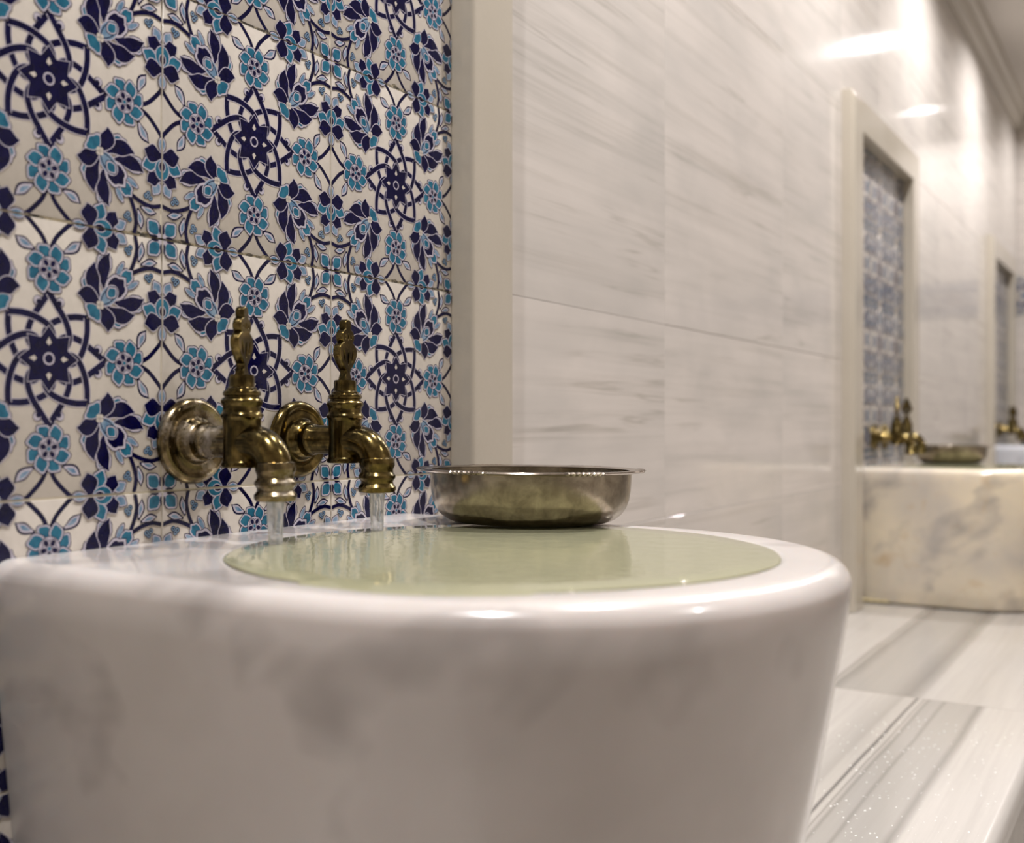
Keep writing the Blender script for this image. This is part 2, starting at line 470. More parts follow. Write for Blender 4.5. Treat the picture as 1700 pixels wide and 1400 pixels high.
# a frame: origin, angle -> maps local (u, v)
class Fr:
    def __init__(s, ox, oy, a): s.o = (ox, oy); s.c = cos(a); s.s = sin(a)
    def __call__(s, u, v): return (s.o[0] + u * s.c - v * s.s, s.o[1] + u * s.s + v * s.c)
def blob(F, u, v, rx, ry, ang, lobes=3, lay=0, fill=TEAL, depth=0.22, rings=True):
    """scalloped petal end whose rounded outer side points along ang"""
    def shape(k, off):
        pts = []
        N = 22
        for i in range(N):
            t = 2 * pi * i / N
            w_ = max(0.0, cos(t)) ** 0.5
            r = 1 - depth * w_ * (0.5 - 0.5 * cos(lobes * (t + pi / 1) * 2)) if lobes else 1
            x = (rx * k + off) * r * cos(t); y = (ry * k + off) * r * sin(t) * (1 - 0.25 * max(0, -cos(t)))
            pts.append(F(u + x * cos(ang) - y * sin(ang), v + x * sin(ang) + y * cos(ang)))
        return pts
    if rings:
        put(shape(1, 0.0035), NAVY, lay); put(shape(1, 0.0), PALE, lay + 1); put(shape(0.80, -0.0005), fill, lay + 2)
    else: put(shape(1, 0), fill, lay)
def horn(F, root, tip, W, bend, lay, fill=NAVY, halo=0.004):
    """pointed navy petal that bends to one side"""
    mx, my = (root[0] + tip[0]) / 2, (root[1] + tip[1]) / 2
    dx, dy = tip[0] - root[0], tip[1] - root[1]
    c = (mx - dy * bend, my + dx * bend)
    line = [((1 - t) ** 2 * root[0] + 2 * t * (1 - t) * c[0] + t * t * tip[0], (1 - t) ** 2 * root[1] + 2 * t * (1 - t) * c[1] + t * t * tip[1]) for t in [i / 9 for i in range(10)]]
    wf = lambda s: W * (0.34 + 1.0 * sin(pi * min(1, s ** 1.3))) * (1 - s ** 6) if s < 0.999 else 0.0
    put([F(*p) for p in stroke_poly(line, lambda s: wf(s) + halo)], PALE, lay)
    put([F(*p) for p in stroke_poly(line, wf)], fill, lay + 1)
def leaf(F, root, tip, W, bend, lay):
    horn(F, root, tip, W, bend, lay, NAVY, 0.0)
    r2 = (root[0] + (tip[0] - root[0]) * 0.10, root[1] + (tip[1] - root[1]) * 0.10); t2 = (root[0] + (tip[0] - root[0]) * 0.9, root[1] + (tip[1] - root[1]) * 0.9)
    horn(F, r2, t2, W * 0.68, bend, lay + 2, PALE, 0.0)
    r3 = (root[0] + (tip[0] - root[0]) * 0.25, root[1] + (tip[1] - root[1]) * 0.25); t3 = (root[0] + (tip[0] - root[0]) * 0.75, root[1] + (tip[1] - root[1]) * 0.75)
    horn(F, r3, t3, W * 0.38, bend, lay + 4, SKY, 0.0)
def disc(F, u, v, r, col, lay, ry=None, n=14, ang=0):
    ry = ry or r
    put([F(u + r * cos(2 * pi * i / n) * cos(ang) - ry * sin(2 * pi * i / n) * sin(ang), v + r * cos(2 * pi * i / n) * sin(ang) + ry * sin(2 * pi * i / n) * cos(ang)) for i in range(n)], col, lay)

I0 = Fr(0, 0, 0)
# interlaced eight-fold rosette
lay = 4
for k in range(8):
    a0 = k * pi / 4
    for sg in (1, -1):
        tipr = 0.237 if k % 2 == 0 else 0.222
        ctl = [(tipr, 0), (0.190, 11), (0.156, 25), (0.124, 42), (0.096, 54), (0.07, 58)]
        pts = [(r * cos(a0 + sg * radians(d)), r * sin(a0 + sg * radians(d))) for r, d in ctl]
        ln = spline(pts, 4)
        put(stroke_poly(ln, lambda s: 0.0150), PALE, lay)
        put(stroke_poly(ln, lambda s: 0.0116), NAVY, lay + 1)
        lay += 2
# central star
st = []
for k in range(16):
    r = 0.118 if k % 2 == 0 else 0.082
    st.append((r * cos(k * pi / 8), r * sin(k * pi / 8)))
put([(x * 1.035, y * 1.035) for x, y in st], PALE, lay); put(st, NAVY, lay + 1)
for k in range(4):
    F = Fr(0, 0, k * pi / 2)
    put([F(0.048, 0), F(0.058, 0.011), F(0.078, 0.0), F(0.058, -0.011)], WHITE, lay + 2)
disc(I0, 0, 0, 0.0235, PALE, lay + 2); disc(I0, 0, 0, 0.0165, NAVY, lay + 3)
for k in range(4):
    a = k * pi / 2
    F = Fr(0, 0, a)
    # curls beside the point that meets the round flower
    for sg in (1, -1):
        disc(F, 0.205, 0.044 * sg, 0.019, NAVY, 44); disc(F, 0.206, 0.046 * sg, 0.0155, PALE, 45); disc(F, 0.200, 0.040 * sg, 0.011, NAVY, 46)
        # stems that cross on the joint, behind the round flower
        ln = spline([(0.385, 0.004 * sg), (0.43, 0.024 * sg), (0.468, 0.058 * sg), (0.505, 0.10 * sg)], 4)
        put([F(*p) for p in stroke_poly(ln, lambda s: 0.0088)], NAVY, 1)
        leaf(F, (0.385, 0.055 * sg), (0.425 if sg > 0 else 0.44, 0.135 * sg), 0.017, 0.12 * sg, 2)
    # round flower
    D = Fr(0.322 * cos(a), 0.322 * sin(a), a + 0.3)
    for j in range(8):
        t = j * pi / 4
        blob(D, 0.060 * cos(t), 0.060 * sin(t), 0.0375, 0.0300, t + 0.62, 2, 47 + (j % 2) * 3, TEAL, 0.2)
    disc(D, 0, 0, 0.045, NAVY, 53, n=18); disc(D, 0, 0, 0.042, PALE, 54, n=18)
    for j in range(5):
        t = j * 2 * pi / 5 + 0.3
        disc(D, 0.0235 * cos(t), 0.0235 * sin(t), 0.0165, NAVY, 55, n=12); disc(D, 0.0235 * cos(t), 0.0235 * sin(t), 0.0140, PALE, 56, n=12)
        disc(D, 0.0235 * cos(t), 0.0235 * sin(t), 0.0125, NAVY, 57, 0.0100, 10, t)
    disc(D, 0, 0, 0.0095, PALE, 58, n=8); disc(D, 0, 0, 0.0075, TEAL, 59, n=8)
    # big lotus on the diagonal
    L = Fr(0.212, 0.212, pi / 4)
    c_, s_ = cos(a), sin(a)
    L = Fr(0.212 * c_ - 0.212 * s_, 0.212 * s_ + 0.212 * c_, pi / 4 + a)
    blob(L, -0.036, 0.0, 0.034, 0.050, pi, 3, 60)
    for sg in (1, -1):
        blob(L, 0.022, 0.084 * sg, 0.050, 0.037, sg * 1.25, 3, 60)
        blob(L, 0.124, 0.098 * sg, 0.050, 0.035, sg * 0.75, 3, 60)
        blob(L, 0.165, 0.040 * sg, 0.034, 0.013, sg * 0.25, 1, 63, SKY)
    blob(L, 0.166, 0.0, 0.040, 0.030, 0, 3, 64)
    for sg in (1, -1):
        horn(L, (0.060, 0.030 * sg), (0.172, 0.112 * sg), 0.0215, 0.26 * sg, 67)
        horn(L, (0.015, 0.018 * sg), (0.096, 0.128 * sg), 0.0235, 0.30 * sg, 69)
        horn(L, (-0.002, 0.008 * sg), (-0.046, 0.094 * sg), 0.0245, -0.28 * sg, 71)
    blob(L, 0.100, 0.0, 0.062, 0.050, 0, 3, 73, NAVY, 0.22)
    disc(L, 0.055, 0.0, 0.050, PALE, 76, 0.034, 16); disc(L, 0.055, 0.0, 0.046, SKY, 77, 0.030, 16)
    for sg in (1, -1):
        ln = [(0.005, 0.006 * sg), (0.04, 0.020 * sg), (0.075, 0.020 * sg), (0.10, 0.006 * sg)]
        put([L(*p) for p in stroke_poly(spline(ln, 3), lambda s: 0.0022)], NAVY, 78)
    blob(L, 0.072, 0.0, 0.027, 0.023, 0, 2, 79, TEAL, 0.2)
    for j in range(4): disc(L, 0.009 * cos(j * pi / 2), 0.009 * sin(j * pi / 2), 0.0095, WHITE, 82, n=8)
    # stems with bud and leaf from the lotus to the two neighbouring joints
    for sg in (1, -1):
        G = (lambda q, sg=sg, a=a: (lambda u, v: (u * cos(a) - v * sin(a), u * sin(a) + v * cos(a)))(*(q if sg > 0 else (q[1], q[0]))))
        ln = spline([(0.350, 0.345), (0.395, 0.366), (0.45, 0.378), (0.505, 0.366)], 4)
        put([G(p) for p in stroke_poly(ln, lambda s: 0.0082)], NAVY, 56)
        H = lambda u, v, G=G: G((u, v))
        leaf(H, (0.395, 0.385), (0.478, 0.402), 0.0135, 0.1, 57)
        for (bu, bv, br) in ((0.425, 0.340, 0.013), (0.445, 0.347, 0.012), (0.435, 0.330, 0.012)):
            disc(H, bu, bv, br, NAVY, 55, n=10); disc(H, bu, bv, br - 0.003, SKY, 57, n=10); disc(H, bu, bv, br * 0.35, NAVY, 58, n=6)
    # palmettes astride the joints, mouth turned away from the crossing
    for sg in (1, -1):
        E = Fr(0.5 * c_ - 0.0 * s_, 0.5 * s_, a + sg * pi / 2)
        blob(E, 0.125, 0.0, 0.030, 0.018, pi, 0, 84, SKY)
        for s2 in (1, -1):
            blob(E, 0.305, 0.027 * s2, 0.030, 0.022, 0.55 * s2, 2, 84, SKY)
            horn(E, (0.262, 0.004 * s2), (0.284, 0.072 * s2), 0.0225, 0.2 * s2, 87)
            blob(E, 0.212, 0.060 * s2, 0.042, 0.032, 1.2 * s2, 2, 89)
            horn(E, (0.170, 0.002 * s2), (0.158, 0.086 * s2), 0.0275, -0.10 * s2, 92)
        disc(E, 0.225, 0.0, 0.043, PALE, 94, 0.036, 16); disc(E, 0.225, 0.0, 0.039, TEAL, 95, 0.032, 16)
        disc(E, 0.212, 0.0, 0.024, PALE, 96, 0.018, 12); disc(E, 0.212, 0.0, 0.020, NAVY, 97, 0.014, 12)
    # curled quatrefoil on the tile corner
    Q = Fr(0.5 * c_ - 0.5 * s_, 0.5 * s_ + 0.5 * c_, a)
    for j in range(4):
        t = pi / 4 + j * pi / 2
        blob(Q, 0.058 * cos(t), 0.058 * sin(t), 0.040, 0.033, t, 2, 98)
        t2 = j * pi / 2
        disc(Q, 0.036 * cos(t2), 0.036 * sin(t2), 0.024, NAVY, 101, 0.014, 12, t2)
    disc(Q, 0, 0, 0.022, PALE, 102)

TS = 0.2
LH = 7e-6
def put_tiles(mb, P, cells, zlo=None, zhi=None, dirt_rows=()):
    """P(a, b, d) maps along, up and out of the surface; cells are (a0, b0) lower corners; tall tiles may be cut at zlo / zhi"""
    for (a0, b0) in cells:
        lo = max(b0, zlo) if zlo is not None else b0
        hi = min(b0 + TS, zhi) if zhi is not None else b0 + TS
        if hi - lo < 0.004: continue
        gp, bv = 0.0007, 0.0008
        ja, jb = random.uniform(-0.00018, 0.00018), random.uniform(-0.0001, 0.0001)
        def D(a, b, d): return P(a, b, d + (b - b0 - TS / 2) / TS * 0.0011 + ja * (a - a0 - TS / 2) / TS + jb)
        n = len(mb.v)
        A0, A1, B0, B1 = a0 + gp, a0 + TS - gp, lo + gp * 1.2, hi - gp * 1.2
        for ins, d in ((0, -0.005), (0, -bv), (bv * 0.3, -bv * 0.3), (bv, 0.0)):
            mb.v += [D(A0 + ins, B0 + ins, d), D(A1 - ins, B0 + ins, d), D(A1 - ins, B1 - ins, d), D(A0 + ins, B1 - ins, d)]
        for r in range(3):
            for i in range(4):
                j = (i + 1) % 4
                mb.face((n + 4 * r + i, n + 4 * r + j, n + 4 * r + 4 + j, n + 4 * r + 4 + i), WHITE, True)
        mb.face((n + 12, n + 13, n + 14, n + 15), WHITE)
        cut = (lo > b0 + 1e-5) or (hi < b0 + TS - 1e-5)
        for pts, col, ly in PAT:
            q = [(a0 + TS / 2 + p[0] * TS, b0 + TS / 2 + p[1] * TS) for p in pts]
            if cut:
                for sg, lim in ((1, B1 - bv), (-1, B0 + bv)):
                    o = []
                    for i in range(len(q)):
                        u, v = q[i - 1], q[i]
                        du, dv = sg * (lim - u[1]), sg * (lim - v[1])
                        if (du >= 0) != (dv >= 0):
                            t = du / (du - dv); o.append((u[0] + (v[0] - u[0]) * t, u[1] + (v[1] - u[1]) * t))
                        if dv >= 0: o.append(v)
                    q = o
                    if len(q) < 3: break
                if len(q) < 3 or abs(area(q)) < 2e-8: continue
            k = len(mb.v)
            mb.v += [D(u, v, 1e-5 + LH * ly) for u, v in q]
            mb.face(range(k, k + len(q)), col)

NICHES = []
for k, label in enumerate(('nearest niche of blue and white floral tiles in beige marble, behind the foreground basin',
                           'blurred niche of blue tiles in a pale marble frame above the cream basin',
                           'farthest tiled wall niche, a thin blurred sliver at the right edge')):
    NICHES.append(tag(empty('tiled_niche', (0, NY0 + 0.3 + k * PER, BZ)), label, 'niche', 'tiled niches in marble frames along the wall'))
def tile_panel(k, dz):
    y0 = NY0 + k * PER
    mb = MB()
    zb = CZ + 0.147 + dz
    zlo, zhi = BZ + 0.001, PTOP - 0.001
    P = lambda a, b, d: (d, a, b)
    cells = [(y0 + TS * i, zb + TS * j) for i in range(3) for j in range(-4, 3)]
    put_tiles(mb, P, cells, zlo, zhi)
    # grout bed, and stained strips in the level joints above the taps
    mb.poly([P(y0, zlo, -0.0011), P(y0 + 3 * TS, zlo, -0.0011), P(y0 + 3 * TS, zhi, -0.0011), P(y0, zhi, -0.0011)], GROUT)
    mb.poly([P(y0, zhi, -0.0055), P(y0 + 3 * TS, zhi, -0.0055), P(y0 + 3 * TS, zlo, -0.0055), P(y0, zlo, -0.0055)], GROUT)
    for j in range(0, 4):
        z = zb + TS * j
        if z < zhi - 0.01:
            ys = [y0 + 3 * TS * i / 150 for i in range(151)]
            top = [(yy, z + 0.0013 + 0.0016 * random.random() ** 2 * (1 + sin(yy * 37 + j))) for yy in ys]
            for i in range(150):
                mb.poly([P(ys[i], z - 0.0007, -0.0006), P(ys[i + 1], z - 0.0007, -0.0006), P(top[i + 1][0], top[i + 1][1], -0.00022), P(top[i][0], top[i][1], -0.00022)], GRIME)
    oy = NY0 + k * PER + 0.3
    mb.v = [(x, y - oy, z - BZ) for x, y, z in mb.v]
    return mb.build('tile_panel', TILE_MATS, NICHES[k], sharp=40, recalc=False)
tile_panel(0, 0.0)
tile_panel(1, -0.024)
tile_panel(2, -0.024)

# border of the same tiles across the far wall
mb = MB()
ncell = int(X1 / TS) + 1
put_tiles(mb, lambda a, b, d: (a, Y1 - d - 0.002, b), [(0.002 + TS * i, BAND[0] + 0.002) for i in range(12)])
mb.poly([(0.002, Y1 - 0.0005, BAND[0]), (2.4, Y1 - 0.0005, BAND[0]), (2.4, Y1 - 0.0005, BAND[1]), (0.002, Y1 - 0.0005, BAND[1])], GROUT)
tag(mb.build('trim_3', TILE_MATS, recalc=False), 'single row of blue floral tiles banding the far end wall', 'tile border', None, 'structure')

# ------------------------------------------------------------------ marble frames round the tile panels
def frame(k):
    y0, y1 = NY0 + k * PER, NY1 + k * PER
    root = NICHES[k]
    oy = (y0 + y1) / 2
    def bar(pts0, pts1):
        mb = MB(); mb.loops([pts0, pts1], 0, False, True, True); return mb
    # cross-section across the width: a runs from the tile side (0) to the outer side (FW)
    r, c = 0.005, 0.004
    sec = [(0.0005, -0.006)] + [(r - r * cos(t) + 0.0005, FP - r + r * sin(t)) for t in [i * pi / 10 for i in range(6)]]
    sec += [(FW - 0.010, FP), (FW - 0.008, FP - 0.0015), (FW - 0.007, FP - 0.004), (FW - c * 0.5, FP - 0.005), (FW - 0.0005, FP - 0.008), (FW - 0.0005, -0.006)]
    for sg, yy in ((-1, y0), (1, y1)):
        lo = [(d, yy + sg * a - oy, 0.001) for a, d in sec]
        hi = [(d, yy + sg * a - oy, PTOP - BZ + a) for a, d in sec]
        bar(lo, hi).build('jamb', M['frame'], root)
    lo = [(d, y0 - a - oy, PTOP - BZ + a) for a, d in sec]
    hi = [(d, y1 + a - oy, PTOP - BZ + a) for a, d in sec]
    bar(lo, hi).build('lintel', M['frame'], root)
    return root
frame(0)
frame(1)
frame(2)

# ------------------------------------------------------------------ bench
JY = [Y0, -0.537, 0.663, 1.863, 3.063, 4.263, 5.463, Y1]
BX = 0.520
b = MB()
mats = ['bench_c', 'bench_b', 'bench_a', 'bench_b', 'bench_c', 'bench_a', 'bench_b']
sec = [(0.001, BZ - 0.035), (0.001, BZ), (BX - 0.014, BZ)] + [(BX - 0.014 + 0.014 * sin(t), BZ - 0.014 + 0.014 * cos(t)) for t in [i * pi / 12 for i in range(1, 7)]] + [(BX, BZ - 0.028), (BX - 0.006, BZ - 0.035)]
for i in range(len(JY) - 1):
    a, c = JY[i] + 0.0005, JY[i + 1] - 0.0005
    b.loops([[(x, a, z) for x, z in sec], [(x, c, z) for x, z in sec]], [0, 1, 2, 1, 0, 2, 1][i], True, True, True)
b.box(0.001, BX - 0.03, Y0 + 0.001, Y1 - 0.001, 0.0, BZ - 0.036, 3)
o = b.build('marble_bench', [M['bench_c'], M['bench_b'], M['bench_a'], M['floor']], sharp=40)
tag(o, 'long white marble bench with straight grey veins running under the basins', 'bench')

# ------------------------------------------------------------------ basins
BCX, BHW, BR, RW = 0.263, 0.240, 0.247, 0.1965
RIMZ = CZ - 0.0925
def basin(k, dz, mat, label, name='washbasin'):
    H = RIMZ + dz - BZ
    yc = 0.665 + k * PER
    root = tag(empty(name, (0, yc, BZ)), label, 'basin', 'D-shaped marble wash basins on the bench')
    N = 160
    angs = [2 * pi * (i + 0.5) / N for i in range(N)]
    ca = atan2(BHW, -BCX)
    # snap two samples to the wall corners
    for c0 in (ca, 2 * pi - ca):
        j = min(range(N), key=lambda i: abs(angs[i] - c0)); angs[j] = c0
    def outline(t, inset):
        hw = BHW - 0.10 * t - inset; rx = BR - 0.16 * t - 0.10 * t * t - inset
        back = 0.001
        pts = []
        for i, a in enumerate(angs):
            cx, sx = cos(a), sin(a)
            if cx >= 0:
                n_ = 2.12
                r = ((abs(cx) / rx) ** n_ + (abs(sx) / hw) ** n_) ** (-1 / n_)
                p = (BCX + r * cx, r * sx)
            elif abs(a - ca) < 1e-9 or abs(a - (2 * pi - ca)) < 1e-9:
                p = (back, math.copysign(hw, sx))
            else:
                r1 = (BCX - back) / -cx; r2 = hw / abs(sx) if abs(sx) > 1e-6 else 9
                r = min(r1, r2); p = (BCX + r * cx, r * sx)
            pts.append(p)
        return pts
    loops = []
    def add(t, inset): loops.append([(x, y, H - t) for x, y in outline(t, inset)])
    add(H - 0.001, 0.012); add(H - 0.004, 0.004); add(H - 0.012, 0.0)
    for t in (0.30, 0.25, 0.20, 0.15, 0.10, 0.06, 0.035): add(t, 0)
    R = 0.017
    for q in range(1, 9):
        a = q / 8 * pi / 2
        t = R * (1 - sin(a)); loops.append([(x, y, H - t) for x, y in outline(0.017, R * (1 - cos(a)))])
    def circ(r, z): loops.append([(BCX + r * cos(a), r * sin(a), z) for a in angs])
    circ(RW + 0.006, H - 0.0001)
    for q in range(1, 6):
        a = q / 5 * pi / 2; circ(RW + 0.005 * (1 - sin(a)), H - 0.005 * (1 - cos(a)) - 0.0001)
    mb = MB()
    mb.loops(loops, 0, True, True, False)
    body = mb.build('body', mat, root, sharp=50, recalc=False)
    mb = MB(); L = []
    for r, z in ((RW, H - 0.005), (RW - 0.002, H - 0.02), (RW - 0.02, H - 0.07), (RW - 0.055, H - 0.12), (RW - 0.11, H - 0.145), (0.03, H - 0.152)):
        L.append([(BCX + r * cos(a), r * sin(a), z) for a in angs])
    mb.loops(L, 0, True, False, True)
    mb.build('hollow', mat, root, recalc=False)
    # bead of yellowed sealant along the foot on the near side
    mb = MB()
    pth = [Vector((0.004 + 0.07 * i / 12, -(BHW - 0.10 * H) - 0.001, 0.0068)) for i in range(13)]
    mb.tube(pth, [0.005 + 0.0015 * sin(i * 2.1) - 0.0002 * i for i in range(13)], 10, up=Vector((0, 0, 1)))
    mb.build('sealant', M['sealant'], root)['label'] = 'yellowed sealant bead'
    # water
    mb = MB(); cy = []
    NW = 240
    def wr(a):
        r = RW + 0.0014
        d = math.degrees(a) % 360
        r += 0.0008 * sin(5 * a + 1) + 0.0006 * sin(13 * a)
        if k == 0:
            # film of overflow that creeps over the front of the rim, and one spot at the back
            def bumpf(lo, hi, soft): return max(0, min(1, (d - lo) / soft)) * max(0, min(1, (hi - d) / soft))
            r += 0.012 * bumpf(265, 308, 1.6) * (1 + 0.25 * sin(9 * a))
            r += 0.010 * bumpf(108, 124, 2.5)
        return r
    zt = H + 0.0007
    aa = [2 * pi * i / NW for i in range(NW)]
    cy.append([(BCX + (wr(a) + 0.0004) * cos(a), (wr(a) + 0.0004) * sin(a), H - 0.0000) for a in aa])
    cy.append([(BCX + wr(a) * cos(a), wr(a) * sin(a), zt - 0.0003) for a in aa])
    cy.append([(BCX + (wr(a) - 0.0012) * cos(a), (wr(a) - 0.0012) * sin(a), zt) for a in aa])
    for rr in (0.17, 0.12, 0.06, 0.015): cy.append([(BCX + rr * cos(a), rr * sin(a), zt) for a in aa])
    low = [[(BCX + r * cos(a), r * sin(a), z) for a in aa] for r, z in ((0.0295, H - 0.150), (RW - 0.112, H - 0.143), (RW - 0.0575, H - 0.118), (RW - 0.023, H - 0.068), (RW - 0.005, H - 0.02), (RW - 0.001, H - 0.004))]
    mb.loops(low + cy, 0, True, True, True)
    wo = mb.build('basin_water', M['water'], None, sharp=60)
    wo.location = (0, yc, BZ)
    tag(wo, ['still greenish water brimming over in the near white basin', 'water filling the cream middle basin', 'water filling the farthest white basin'][k], 'water', 'water standing in the basins')
    return root
basin(0, 0.0, M['basin'], 'big white marble basin in the foreground, brimming with green water')
basin(1, -0.016, M['basin_cream'], 'cream marble basin with ochre stains on the bench, middle of the row')
basin(2, 0.0, M['basin_white'], 'bluish white basin at the right edge, farthest along the bench')

# ------------------------------------------------------------------ taps
def catmull(pts, n=8):
    xs = spline([(p[0], p[1]) for p in pts], n); return xs
def handle_mesh(nm):
    cu = bpy.data.curves.new(nm, 'CURVE'); cu.dimensions = '2D'; cu.fill_mode = 'BOTH'
    cu.extrude = 0.0028; cu.bevel_depth = 0.0009; cu.bevel_resolution = 2
    half = [(0.0052, 0.0), (0.0042, 0.003), (0.0026, 0.006), (0.0028, 0.009), (0.0062, 0.0125), (0.0112, 0.018), (0.0138, 0.0235), (0.0132, 0.0285), (0.0096, 0.0320), (0.0070, 0.0333), (0.0090, 0.0365), (0.0092, 0.0400), (0.0066, 0.0435), (0.0034, 0.0452), (0.0040, 0.0480), (0.0036, 0.0512), (0.0014, 0.0532)]
    h = spline(half, 4)
    out = h + [(-x, z) for x, z in h[::-1]]
    def add(pts):
        sp = cu.splines.new('POLY'); sp.points.add(len(pts) - 1)
        for i, (x, z) in enumerate(pts): sp.points[i].co = (x, z, 0, 1)
        sp.use_cyclic_u = True
    add(out)
    def slot(x, z0, z1, wd, lean=0):
        pts = []
        for i in range(14):
            t = 2 * pi * i / 14; zz = (z0 + z1) / 2 + (z1 - z0) / 2 * sin(t)
            pts.append((x + wd * cos(t) + lean * (zz - z0), zz))
        add(pts)
    slot(0.0, 0.0130, 0.0270, 0.0021); slot(-0.0056, 0.0155, 0.0280, 0.0019, -0.22); slot(0.0056, 0.0155, 0.0280, 0.0019, 0.22)
    slot(0.0, 0.0352, 0.0422, 0.0018); slot(-0.0050, 0.0362, 0.0408, 0.0015); slot(0.0050, 0.0362, 0.0408, 0.0015)
    tmp = bpy.data.objects.new(nm, cu); COL.objects.link(tmp)
    dg = bpy.context.evaluated_depsgraph_get()
    me = bpy.data.meshes.new_from_object(tmp.evaluated_get(dg))
    bpy.data.objects.remove(tmp); bpy.data.curves.remove(cu)
    me.transform(Matrix.Rotation(pi / 2, 4, 'X'))   # plate now stands in XZ
    return me
HM = handle_mesh('handle')
def ridge(prof_pts): return prof_pts
def tap(y, z, mat, mat2, hrot, label):
    root = tag(empty('brass_tap', (0, y, z)), label, 'tap', 'antique brass taps on the tiles')
    RX = Matrix.Rotation(pi / 2, 4, 'Y')          # local Z -> world X
    # wall plate
    mb = MB()
    mb.lathe([(0.0335, 0.0008), (0.0348, 0.0020), (0.0350, 0.0055), (0.0340, 0.0080), (0.0318, 0.0098), (0.0300, 0.0104), (0.0288, 0.0098), (0.0262, 0.0088), (0.0215, 0.0086), (0.0190, 0.0100), (0.0178, 0.0125), (0.0168, 0.0160), (0.0155, 0.0175), (0.0120, 0.0176)], 64, RX)
    mb.build('wall_plate', mat2, root)
    mb = MB()
    mb.lathe([(0.0125, 0.015), (0.0130, 0.019), (0.0142, 0.021), (0.0145, 0.0235), (0.0136, 0.0255), (0.0128, 0.027), (0.0128, 0.052), (0.0120, 0.060)], 48, RX)
    mb.build('pipe', mat2, root)
    # vertical valve body
    T = Matrix.Translation((0.060, 0, 0.0))
    mb = MB()
    zz = 0.014
    mb.lathe([(0.0120, -0.0205), (0.0152, -0.0203), (0.0160, -0.0190), (0.0158, -0.0170), (0.0147, -0.0155), (0.0146, 0.0), (0.0147, 0.0165), (0.0152, 0.0180), (0.0163, 0.0195), (0.0163, 0.0215), (0.0152, 0.0230), (0.0146, 0.0245), (0.0146, 0.0275), (0.0152, 0.0290), (0.0162, 0.0305), (0.0162, 0.0325), (0.0150, 0.0342), (0.0136, 0.0348), (0.0134, 0.0358), (0.0146, 0.0366), (0.0148, 0.0382), (0.0140, 0.0398), (0.0122, 0.0405), (0.0118, 0.0420), (0.0104, 0.0430), (0.0100, 0.0445), (0.0100, 0.0505), (0.0094, 0.0525), (0.0070, 0.0530)], 48, T)
    mb.build('valve_body', mat, root)
    # elbow spout
    pth = [Vector((0.058, 0, -0.001)), Vector((0.066, 0, -0.001)), Vector((0.071, 0, -0.001))]
    rad = 0.0225
    cx, cz = 0.0735, -0.0010 - rad
    rs = [0.0132, 0.0134, 0.0136]
    for i in range(0, 13):
        a = i / 12 * radians(88)
        pth.append(Vector((cx + rad * sin(a), 0, cz + rad * cos(a)))); rs.append(0.0138 - 0.0004 * i / 12)
    mb = MB(); mb.tube(pth, rs, 40)
    sp = mb.build('spout', mat, root)
    mb = MB()
    T2 = Matrix.Translation((0.0960, 0, 0.0))
    mb.lathe([(0.0080, -0.0400), (0.0078, -0.0452), (0.0125, -0.0455), (0.0152, -0.0450), (0.0163, -0.0432), (0.0163, -0.0405), (0.0150, -0.0388), (0.0140, -0.0375), (0.0140, -0.0355), (0.0150, -0.0340), (0.0160, -0.0328), (0.0160, -0.0305), (0.0148, -0.0288), (0.0140, -0.0278), (0.0140, -0.0255), (0.0148, -0.0235), (0.0154, -0.0220), (0.0154, -0.0180), (0.0150, -0.0160), (0.0135, -0.0150), (0.0100, -0.0150)], 48, T2, close0=True)
    mb.build('nozzle', mat2 if mat2 is not mat else mat, sp)
    h = bpy.data.objects.new('handle', HM.copy()); COL.objects.link(h); h.parent = root
    h.data.materials.clear(); h.data.materials.append(mat)
    for p in h.data.polygons: p.use_smooth = True
    h.data.set_sharp_from_angle(angle=radians(40))
    h.location = (0.060, 0, 0.0522); h.rotation_euler = (0, 0, hrot)
    return root
TZ = CZ - 0.0135
TY = (0.601, 0.724)
tap(TY[0], TZ, M['brass'], M['brass_lime'], radians(113), 'antique brass tap nearest the camera, whitened with limescale, left of its twin')
tap(TY[1], TZ, M['brass'], M['brass'], radians(100), 'cleaner antique brass tap right of its twin over the near basin')
tap(TY[0] + PER, TZ - 0.02, M['brass'], M['brass'], radians(112), 'blurred brass tap over the cream basin, its handle seen edge-on')
tap(TY[1] + PER, TZ - 0.02, M['brass'], M['brass'], radians(22), 'blurred brass tap over the cream basin, its pierced handle facing out')
tap(TY[0] + 2 * PER, TZ - 0.01, M['brass'], M['brass'], radians(60), 'nearer of the two tiny brass taps at the farthest basin')
tap(TY[1] + 2 * PER, TZ - 0.01, M['brass'], M['brass'], radians(30), 'farther of the two tiny brass taps at the farthest basin')

def stream(y, label):
    zt, zb = TZ - 0.0450, RIMZ + 0.0009
    mb = MB(); L = []
    for i in range(15):
        t = i / 14; r = 0.0070 - 0.0016 * t ** 0.7
        if i == 0: r = 0.0074
        L.append([(r * (1 + 0.035 * sin(3 * a + 2.2 * t * 3)) * cos(a), r * (1 + 0.035 * sin(3 * a + 6.6 * t)) * sin(a), (zt - zb) * (1 - t)) for a in [2 * pi * j / 32 for j in range(32)]])
    mb.loops(L, 0, True, True, True)
    o = mb.build('water_stream', M['stream'], None, sharp=60); o.location = (0.096, y, zb)
    tag(o, label, 'water', 'streams of running water')
stream(TY[0], 'clear water stream falling from the nearer limescaled tap into the basin')
stream(TY[1], 'clear water stream falling from the right tap into the basin')

